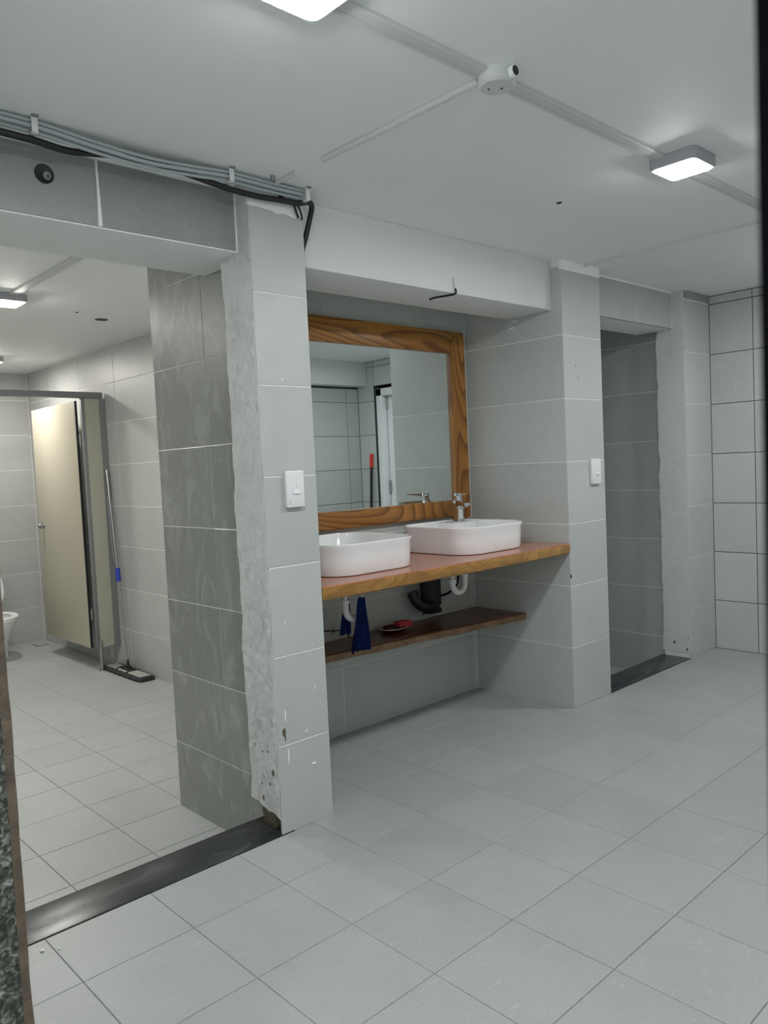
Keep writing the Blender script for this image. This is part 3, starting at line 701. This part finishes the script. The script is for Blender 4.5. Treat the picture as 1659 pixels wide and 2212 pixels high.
fin(bm, 'spout', M['chrome'], tp, smooth=True)
bm = bmesh.new(); cyl(bm, TC+TD*.124+Vector((0, 0, 1.009)), TC+TD*.124+Vector((0, 0, 1.000)), .0095, n=18); fin(bm, 'aerator', M['steel'], tp, smooth=True)
bm = bmesh.new()
lathe(bm, [(.0195, 1.030), (.0205, 1.033), (.0205, 1.040), (.0185, 1.042), (.0195, 1.046), (.0210, 1.050), (.0210, 1.064), (.018, 1.068), (.001, 1.069)], (1.492, .478, 0), 28)
fin(bm, 'cartridge_cap', M['chrome'], tp, smooth=True)
bm = bmesh.new()
loft(bm, [tapsec(.012, .016, 1.052, 1.067), tapsec(.04, .013, 1.057, 1.066), tapsec(.08, .010, 1.060, 1.066), tapsec(.103, .008, 1.061, 1.065)])
bmesh.ops.bevel(bm, geom=bm.edges[:], offset=.001, segments=2, affect='EDGES')
fin(bm, 'lever', M['chrome'], tp, smooth=True)
bm = bmesh.new()
loft(bm, [[TC+TD*l+TS*q+Vector((0, 0, z)) for q, z in ((-.010, .938), (.010, .938), (.010, .990), (-.010, .990))] for l in (.0235, .0250)])
fin(bm, 'paper_label', M['plast'], tp)

# ================================================================== UNDER THE COUNTER
def ptrap(xc, yc, label, turn=-1, drop=.665, bott=.60, group='white bottle drains'):
    t = thing('drain_trap', label, 'pipe', (xc, yc, .757), group)
    bm = bmesh.new(); tube(bm, [(xc, yc, .757), (xc, yc, drop)], .0115, 16); fin(bm, 'tailpipe', M['pvc'], t, smooth=True)
    bm = bmesh.new(); cyl(bm, (xc, yc, .728), (xc, yc, .716), .0165, .0165); fin(bm, 'top_nut', M['pvc'], t, smooth=True)
    rr = .045; pts = [(xc, yc, drop+.02)]
    for k in range(13):
        a = math.pi*k/12; pts.append((xc+turn*rr*(1-math.cos(a)), yc, drop-.02-rr*math.sin(a)))
    pts.append((xc+turn*2*rr, yc, drop-.005))
    bm = bmesh.new(); tube(bm, pts, .0145, 16); fin(bm, 'u_bend', M['pvc'], t, smooth=True)
    x2 = xc+turn*2*rr
    bm = bmesh.new(); cyl(bm, (x2, yc, drop-.018), (x2, yc, drop+.002), .020, .019); fin(bm, 'slip_nut', M['pvc'], t, smooth=True)
    bm = bmesh.new(); cyl(bm, (xc, yc, drop+.006), (xc, yc, drop+.020), .019, .018); fin(bm, 'slip_nut', M['pvc'], t, smooth=True)
    bm = bmesh.new(); tube(bm, spline([(x2, yc, drop), (x2, yc, drop+.022), (x2-.008, yc+.02, drop+.048), (x2-.02, yc+.06, drop+.060), (x2-.03, NB-yc > .1 and NB-.002 or NB, drop+.062)], 6), .012, 14); fin(bm, 'outlet_pipe', M['pvc'], t, smooth=True)
    return t
ptrap(1.366, .345, 'white plastic U-bend drain below the right basin, closest to the niche corner', -1, .668)
ptrap(.600, .330, 'white plastic U-bend drain below the left basin, with the blue cloth on it', 1, .655)
# blue cloth hanging over the trap
bm = bmesh.new(); rows = []
for i in range(22):
    t_ = i/21; row = []
    for j in range(15):
        s_ = j/14-.5; wdt = .035+.050*t_
        fold = .013*math.sin(s_*19+t_*2)*(.3+t_)
        row.append(bm.verts.new((.652+.01*t_+s_*wdt*1.15, .291+.035*t_+fold-.008*abs(s_), .682-.228*t_-.012*abs(s_)*t_+.01*noise.noise(Vector((s_*5, t_*3, 1))))))
    rows.append(row)
for a_, b_ in zip(rows, rows[1:]):
    for j in range(14): bm.faces.new((a_[j], a_[j+1], b_[j+1], b_[j]))
bmesh.ops.solidify(bm, geom=bm.faces[:], thickness=.006)
cl = fin(bm, 'cleaning_cloth', M['cloth'], None, smooth=True, origin=(.655, .315, .45)); tag(cl, 'dark blue cloth draped over the drain below the left basin', 'cloth')
bm = bmesh.new(); rows = []
for i in range(14):
    t_ = i/13; row = []
    for j in range(9):
        s_ = j/8-.5
        row.append(bm.verts.new((.628+s_*(.03+.045*t_), .352+.02*t_+.008*math.sin(s_*15), .672-.150*t_+.008*noise.noise(Vector((s_*6, t_*3, 5))))))
    rows.append(row)
for a_, b_ in zip(rows, rows[1:]):
    for j in range(8): bm.faces.new((a_[j], a_[j+1], b_[j+1], b_[j]))
bmesh.ops.solidify(bm, geom=bm.faces[:], thickness=.005); fin(bm, 'folded_flap', M['cloth'], cl, smooth=True)
# black waste connector on the back wall
bk = thing('waste_connector', 'black waste pipe connector on the back wall between the drains', 'pipe', (1.30, .58, .47))
bm = bmesh.new(); box(bm, 1.335, .548, .470, 1.415, NB-.001, .668, .006); fin(bm, 'wall_plate', M['rubber'], bk, smooth=True)
bm = bmesh.new(); tube(bm, spline([(1.215, .555, .600), (1.225, .545, .560), (1.262, .540, .525), (1.31, .545, .510), (1.352, .56, .520)], 6), .026, 16); fin(bm, 'bend', M['rubber'], bk, smooth=True)
bm = bmesh.new(); cyl(bm, (1.240, .500, .690), (1.300, .545, .560), .024, .026); fin(bm, 'branch', M['rubber'], bk, smooth=True)
bm = bmesh.new()
for k in range(5): cyl(bm, (1.29+.022*k, .555, .515), (1.29+.022*k+.003, .560, .475), .007, .004, 8)
fin(bm, 'torn_fringe', M['rubber'], bk, smooth=True)
bm = bmesh.new(); cyl(bm, (1.402, .548, .505), (1.402, .542, .505), .010, .010, 16); fin(bm, 'valve_cap', M['steel'], bk, smooth=True)
cable('supply_hose', [(1.440, .47, .757), (1.452, .46, .70), (1.450, .47, .62), (1.446, .52, .57), (1.440, .575, .548), (1.438, .603, .545)], .006, M['rubber'], 'dark flexible hose curving from the tap to the wall', cat='hose')
cable('supply_hose', [(1.425, .38, .757), (1.432, .375, .70), (1.425, .38, .655), (1.405, .40, .625)], .0045, M['cablew'], 'pale thin hose beside the U-bend near the niche corner', cat='hose')
cable('supply_hose', [(.300, .45, .757), (.33, .43, .735), (.42, .42, .727), (.50, .43, .735), (.555, .44, .750), (.57, .44, .757)], .007, M['rubber'], 'dark hose looped under the left end of the counter', cat='hose')
cable('supply_hose', [(.56, .55, .60), (.60, .52, .53), (.66, .50, .515), (.74, .52, .50), (.80, .56, .465), (.82, .58, .449)], .0032, M['rubber'], 'thin dark hose with a clear tag lying above the lower shelf', cat='hose')
tg = thing('hose_tag', 'small clear plastic tag on the thin hose above the lower shelf', 'tag', (.665, .497, .512))
bm = bmesh.new(); tube(bm, [(.655, .497, .500), (.672, .494, .530)], .0075, 8, flat=.5); fin(bm, 'sleeve', M['cablew'], tg, smooth=True)
bm = bmesh.new(); tube(bm, [(.660, .492, .509), (.664, .491, .517)], .0085, 8, flat=.55); fin(bm, 'band', M['rubber'], tg, smooth=True)
# soap dish with red sponge
sd = thing('soap_dish', 'oval dark red dish with a pale rim on the lower shelf', 'dish', (1.045, .520, .442))
cx, cy = 1.045, .517
def oval(a, b, z): return [(cx+a*math.cos(t)*.86+b*math.sin(t)*.35, cy+b*math.sin(t)*.9-a*math.cos(t)*.12, z) for t in [2*math.pi*k/32 for k in range(32)]]
bm = bmesh.new(); loft(bm, [oval(.062, .046, .4425), oval(.072, .054, .446), oval(.090, .068, .462), oval(.091, .069, .463), oval(.087, .065, .462), oval(.07, .052, .449), oval(.02, .015, .447)]); fin(bm, 'dish_body', M['dish'], sd, smooth=True)
bm = bmesh.new(); pts = oval(.0905, .0685, .463); tube(bm, pts+[pts[0]], .0018, 6, caps=False); fin(bm, 'pale_rim', M['pvc'], sd, smooth=True)
bm = bmesh.new(); vs = box(bm, 1.065, .475, .456, 1.135, .545, .484, .006, 3)
bmesh.ops.rotate(bm, verts=bm.verts, cent=(1.10, .51, .462), matrix=Matrix.Rotation(-.35, 3, 'Z') @ Matrix.Rotation(-.10, 3, 'X'))
tag(fin(bm, 'sponge', M['red'], None, smooth=True, origin=(1.12, .51, .455)), 'bright red sponge lying in the oval dish on the lower shelf', 'sponge')

# ================================================================== SWITCHES
def switch(x0, z0, x1, z1, label):
    t = thing('light_switch', label, 'switch', ((x0+x1)/2, 0, (z0+z1)/2), 'white wall switches')
    bx('back_box', M['pvc'], t, x0+.001, -.007, z0+.001, x1-.001, -.0006, z1-.001, .002)
    bm = bmesh.new(); box(bm, x0, -.016, z0, x1, -.006, z1, .0035, 3); fin(bm, 'cover_plate', M['plast'], t, smooth=True)
    cx, cz = (x0+x1)/2+.004, (z0+z1)/2-.001
    bm = bmesh.new()
    loft(bm, [[(cx-.013, y0, z), (cx+.013, y0, z), (cx+.013, -.015, z), (cx-.013, -.015, z)] for y0, z in ((-.021, cz-.014), (-.0172, cz), (-.0165, cz+.013))])
    fin(bm, 'rocker', M['plast'], t)
    bm = bmesh.new(); cyl(bm, (cx, -.0165, cz+.009), (cx, -.0176, cz+.009), .0014, n=10); fin(bm, 'indicator', M['concrete'], t)
    bx('mark', M['alu'], t, x0+.011, -.0163, z0+.010, x0+.0125, -.0155, z0+.022)
switch(.084, 1.094, .158, 1.217, 'white light switch plate on the left pillar')
switch(1.935, 1.082, 2.015, 1.207, 'white light switch plate on the right pillar')

# ================================================================== TOILET STALL
PY = 3.37
st = thing('stall_partition', 'grey framed toilet stall front with narrow cream panel', 'partition', (.80, PY, FZ))
bx('header_rail', M['alu'], st, -1.80, PY-.022, 1.795, .955, PY+.022, 1.837, .002)
bx('wall_channel', M['alu'], st, .930, PY-.016, .005, XW-.0005, PY+.016, 1.795)
bx('panel', M['laminate2'], st, .822, PY-.009, .012, .930, PY+.009, 1.794)
bx('jamb_profile', M['alu'], st, .800, PY-.013, .008, .824, PY+.013, 1.795, .002)
bm = bmesh.new(); cyl(bm, (.830, PY-.006, FZ), (.830, PY-.006, .06), .0135, n=20); cyl(bm, (.830, PY-.006, FZ), (.830, PY-.006, FZ+.006), .026, n=20); fin(bm, 'foot', M['steel'], st, smooth=True)
dd = thing('stall_door', 'cream stall door standing open into the toilet stall', 'door', (.798, PY+.05, 0))
bx('door_panel', M['laminate'], dd, .786, PY+.075, .002, .801, 4.30, 1.782, .0015)
bx('edge_strip', M['rubber'], dd, .7865, PY+.062, .004, .8005, PY+.075, 1.780)
for z in (1.50, .25):
    bm = bmesh.new(); cyl(bm, (.803, PY+.045, z-.045), (.803, PY+.045, z+.045), .007, n=12); box(bm, .795, PY+.045, z-.035, .803, PY+.07, z+.035, .001); fin(bm, 'hinge', M['steel'], dd, smooth=True)
kn = None
bm = bmesh.new()
vs = cyl(bm, (.786, 4.20, .875), (.757, 4.20, .875), .010, n=20); cyl(bm, (.758, 4.20, .875), (.742, 4.20, .875), .019, .017, n=24); cyl(bm, (.787, 4.20, .875), (.779, 4.20, .875), .020, n=24)
fin(bm, 'knob', M['steel'], dd, smooth=True)
bx('lock_plate', M['steel'], dd, .782, 4.225, .860, .787, 4.29, .892, .001)

# toilet -----------------------------------------------------------------------------
tx = .475
to = thing('toilet', 'white ceramic toilet with raised lid behind the cream stall door', 'toilet', (tx, 4.5, FZ))
def ov(cy, a, b, z, n=36, sq=1.0): return [(tx+a*math.cos(t), cy+b*math.sin(t)*(1.0 if math.sin(t) < 0 else .8), z) for t in [2*math.pi*k/n for k in range(n)]]
bm = bmesh.new()
loft(bm, [ov(4.53, .075, .12, FZ), ov(4.53, .070, .115, FZ+.03), ov(4.52, .072, .12, FZ+.12), ov(4.48, .10, .17, FZ+.22), ov(4.45, .128, .215, FZ+.30), ov(4.45, .132, .225, FZ+.315), ov(4.45, .128, .22, FZ+.325),
          ov(4.45, .100, .185, FZ+.322), ov(4.46, .085, .15, FZ+.27), ov(4.47, .04, .06, FZ+.20)])
fin(bm, 'bowl', M['ceramic'], to, smooth=True)
bm = bmesh.new(); loft(bm, [ov(4.45, .134, .224, FZ+.326), ov(4.45, .136, .227, FZ+.333), ov(4.45, .132, .222, FZ+.340), ov(4.45, .092, .172, FZ+.338), ov(4.45, .090, .170, FZ+.327)], False, False); fin(bm, 'seat', M['plast'], to, smooth=True)
bm = bmesh.new()
def lidp(s, off): return [(tx+a*s*.128, 4.655+.06*(b*.5+.5)+off, FZ+.36+.33*(b*.5+.5)*1.0+(s-1)*.0) for a, b in [(math.cos(t), math.copysign(abs(math.sin(t))**.8, math.sin(t))) for t in [2*math.pi*k/32 for k in range(32)]]]
loft(bm, [lidp(.94, -.002), lidp(1.0, .002), lidp(1.0, .012), lidp(.94, .015)]); fin(bm, 'lid', M['plast'], to, smooth=True)
bm = bmesh.new(); box(bm, tx-.17, 4.755, FZ+.33, tx+.09, YF-.012, FZ+.62, .018, 3); fin(bm, 'cistern', M['ceramic'], to, smooth=True)
bm = bmesh.new(); box(bm, tx-.175, 4.748, FZ+.62, tx+.095, YF-.008, FZ+.645, .008, 3); cyl(bm, (tx-.04, 4.82, FZ+.644), (tx-.04, 4.82, FZ+.652), .017); fin(bm, 'cistern_lid', M['ceramic'], to, smooth=True)
bm = bmesh.new(); box(bm, tx-.07, 4.62, FZ+.05, tx+.07, YF-.004, FZ+.33, .02, 3); fin(bm, 'pedestal', M['ceramic'], to, smooth=True)
# floor drain
fd = thing('floor_drain', 'small square floor drain by the far corner of the stall', 'drain', (.86, 4.69, FZ))
bx('drain_frame', M['steel'], fd, .81, 4.63, FZ-.001, .91, 4.75, FZ+.003, .001)
bx('drain_cover', M['mopcloth'], fd, .822, 4.645, FZ+.002, .898, 4.735, FZ+.0045)

# flat mop ---------------------------------------------------------------------------
mo = thing('flat_mop', 'flat mop with grey pad and steel handle leaning by the stall', 'mop', (.90, 3.08, FZ))
y0, y1, x0, x1 = 2.80, 3.40, .838, .962
bm = bmesh.new(); loops = []
for i in range(41):
    y = y0+(y1-y0)*i/40; j = .006*noise.noise(Vector((y*30, 1, 1))); tap = .014*math.exp(-min(i, 40-i)/2.0)
    loops.append([(x0+tap+j, y, FZ+.001), (x1-tap+j*.4, y, FZ+.001), (x1+.004-tap, y, FZ+.016), (x1-.006-tap, y, FZ+.028+j*.4), (x0+.008+tap, y, FZ+.028-j*.4), (x0-.006+tap+j, y, FZ+.016)])
loft(bm, loops); fin(bm, 'fringe_pad', M['moppad'], mo)
bm = bmesh.new(); box(bm, x0+.020, y0+.03, FZ+.026, x1-.020, y1-.03, FZ+.032, .004); fin(bm, 'pad_top', M['mopcloth'], mo, smooth=True)
for yy in (3.02, 3.18):
    bm = bmesh.new(); tube(bm, spline([(x0+.012, yy, FZ+.032), (.88, yy+.02, FZ+.036), (.92, yy+.02, FZ+.036), (x1-.012, yy, FZ+.032)], 4), .005, 6)
    fin(bm, 'pad_strap', M['rubber'], mo, smooth=True)
bm = bmesh.new(); box(bm, .875, 3.03, FZ+.032, .930, 3.17, FZ+.042, .004); box(bm, .890, 3.075, FZ+.04, .915, 3.115, FZ+.062, .004); cyl(bm, (.902, 3.095, FZ+.055), (.905, 3.108, FZ+.10), .011, .009, 12); fin(bm, 'swivel_joint', M['rubber'], mo, smooth=True)
pb, pt = Vector((.906, 3.112, FZ+.105)), Vector((.948, 3.345, 1.283))
def hp(t): return pb+(pt-pb)*t
bm = bmesh.new(); cyl(bm, hp(0), hp(.43), .0075, n=14); fin(bm, 'lower_tube', M['steel'], mo, smooth=True)
bm = bmesh.new(); cyl(bm, hp(.42), hp(1), .0098, n=14); fin(bm, 'handle_tube', M['steel'], mo, smooth=True)
bm = bmesh.new(); cyl(bm, hp(.405), hp(.475), .0165, .0175, n=16); fin(bm, 'blue_clamp', M['blue'], mo, smooth=True)
# spare wire hooks on the mop tube
bm = bmesh.new()
tube(bm, [hp(.86)+Vector((-.008, .012, 0)), hp(.60)+Vector((-.006, .035, 0)), hp(.50)+Vector((0, .03, 0))], .0016, 6)
fin(bm, 'pull_cord', M['cablew'], mo, smooth=True)

# broom seen in the mirror -------------------------------------------------------------
br = thing('broom', 'long-handled broom with red grip, seen in the mirror', 'broom', (D-.08, -1.895, 0))
b0, b1 = Vector((D-.085, -1.900, .10)), Vector((D-.022, -1.885, 1.335))
bm = bmesh.new(); cyl(bm, b0, b0+(b1-b0)*.90, .0125, n=14); fin(bm, 'handle', M['rubber'], br, smooth=True)
bm = bmesh.new(); g0 = b0+(b1-b0)*.90; cyl(bm, g0, b0+(b1-b0)*.99, .0165, .0155, n=14); cyl(bm, b0+(b1-b0)*.99, b1, .0155, .008, n=14); fin(bm, 'grip', M['redplast'], br, smooth=True)
bm = bmesh.new(); loft(bm, [[(x, y, z) for x, y in rrect(D-.11-a, -1.90-b, D-.06+a, -1.90+b, .008, 3)] for a, b, z in ((.004, .12, .075), (.002, .115, .10), (-.012, .02, .125))]); fin(bm, 'brush_block', M['redplast'], br, smooth=True)
bm = bmesh.new(); loft(bm, [[(x, y, z) for x, y in rrect(D-.11-a, -1.90-b, D-.06+a, -1.90+b, .008, 3)] for a, b, z in ((.010, .135, .001), (.002, .115, .076))]); fin(bm, 'bristles', M['moppad'], br, smooth=True)

# glass crumbs on the floor by the threshold
for x, y, s in ((-.800, -.052, .006), (-.765, -.075, .004)):
    bm = bmesh.new(); bmesh.ops.create_icosphere(bm, subdivisions=1, radius=s)
    for v in bm.verts: v.co = Vector((x, y, s*.5))+Vector((v.co.x, v.co.y, v.co.z*.5))*(1+.4*noise.noise(v.co*300))
    tag(fin(bm, 'plaster_crumb', M['plast'], None, origin=(x, y, 0)), ('larger' if s > .005 else 'smaller')+' white crumb on the floor tile at the near end of the black sill', 'crumb', 'crumbs by the sill')
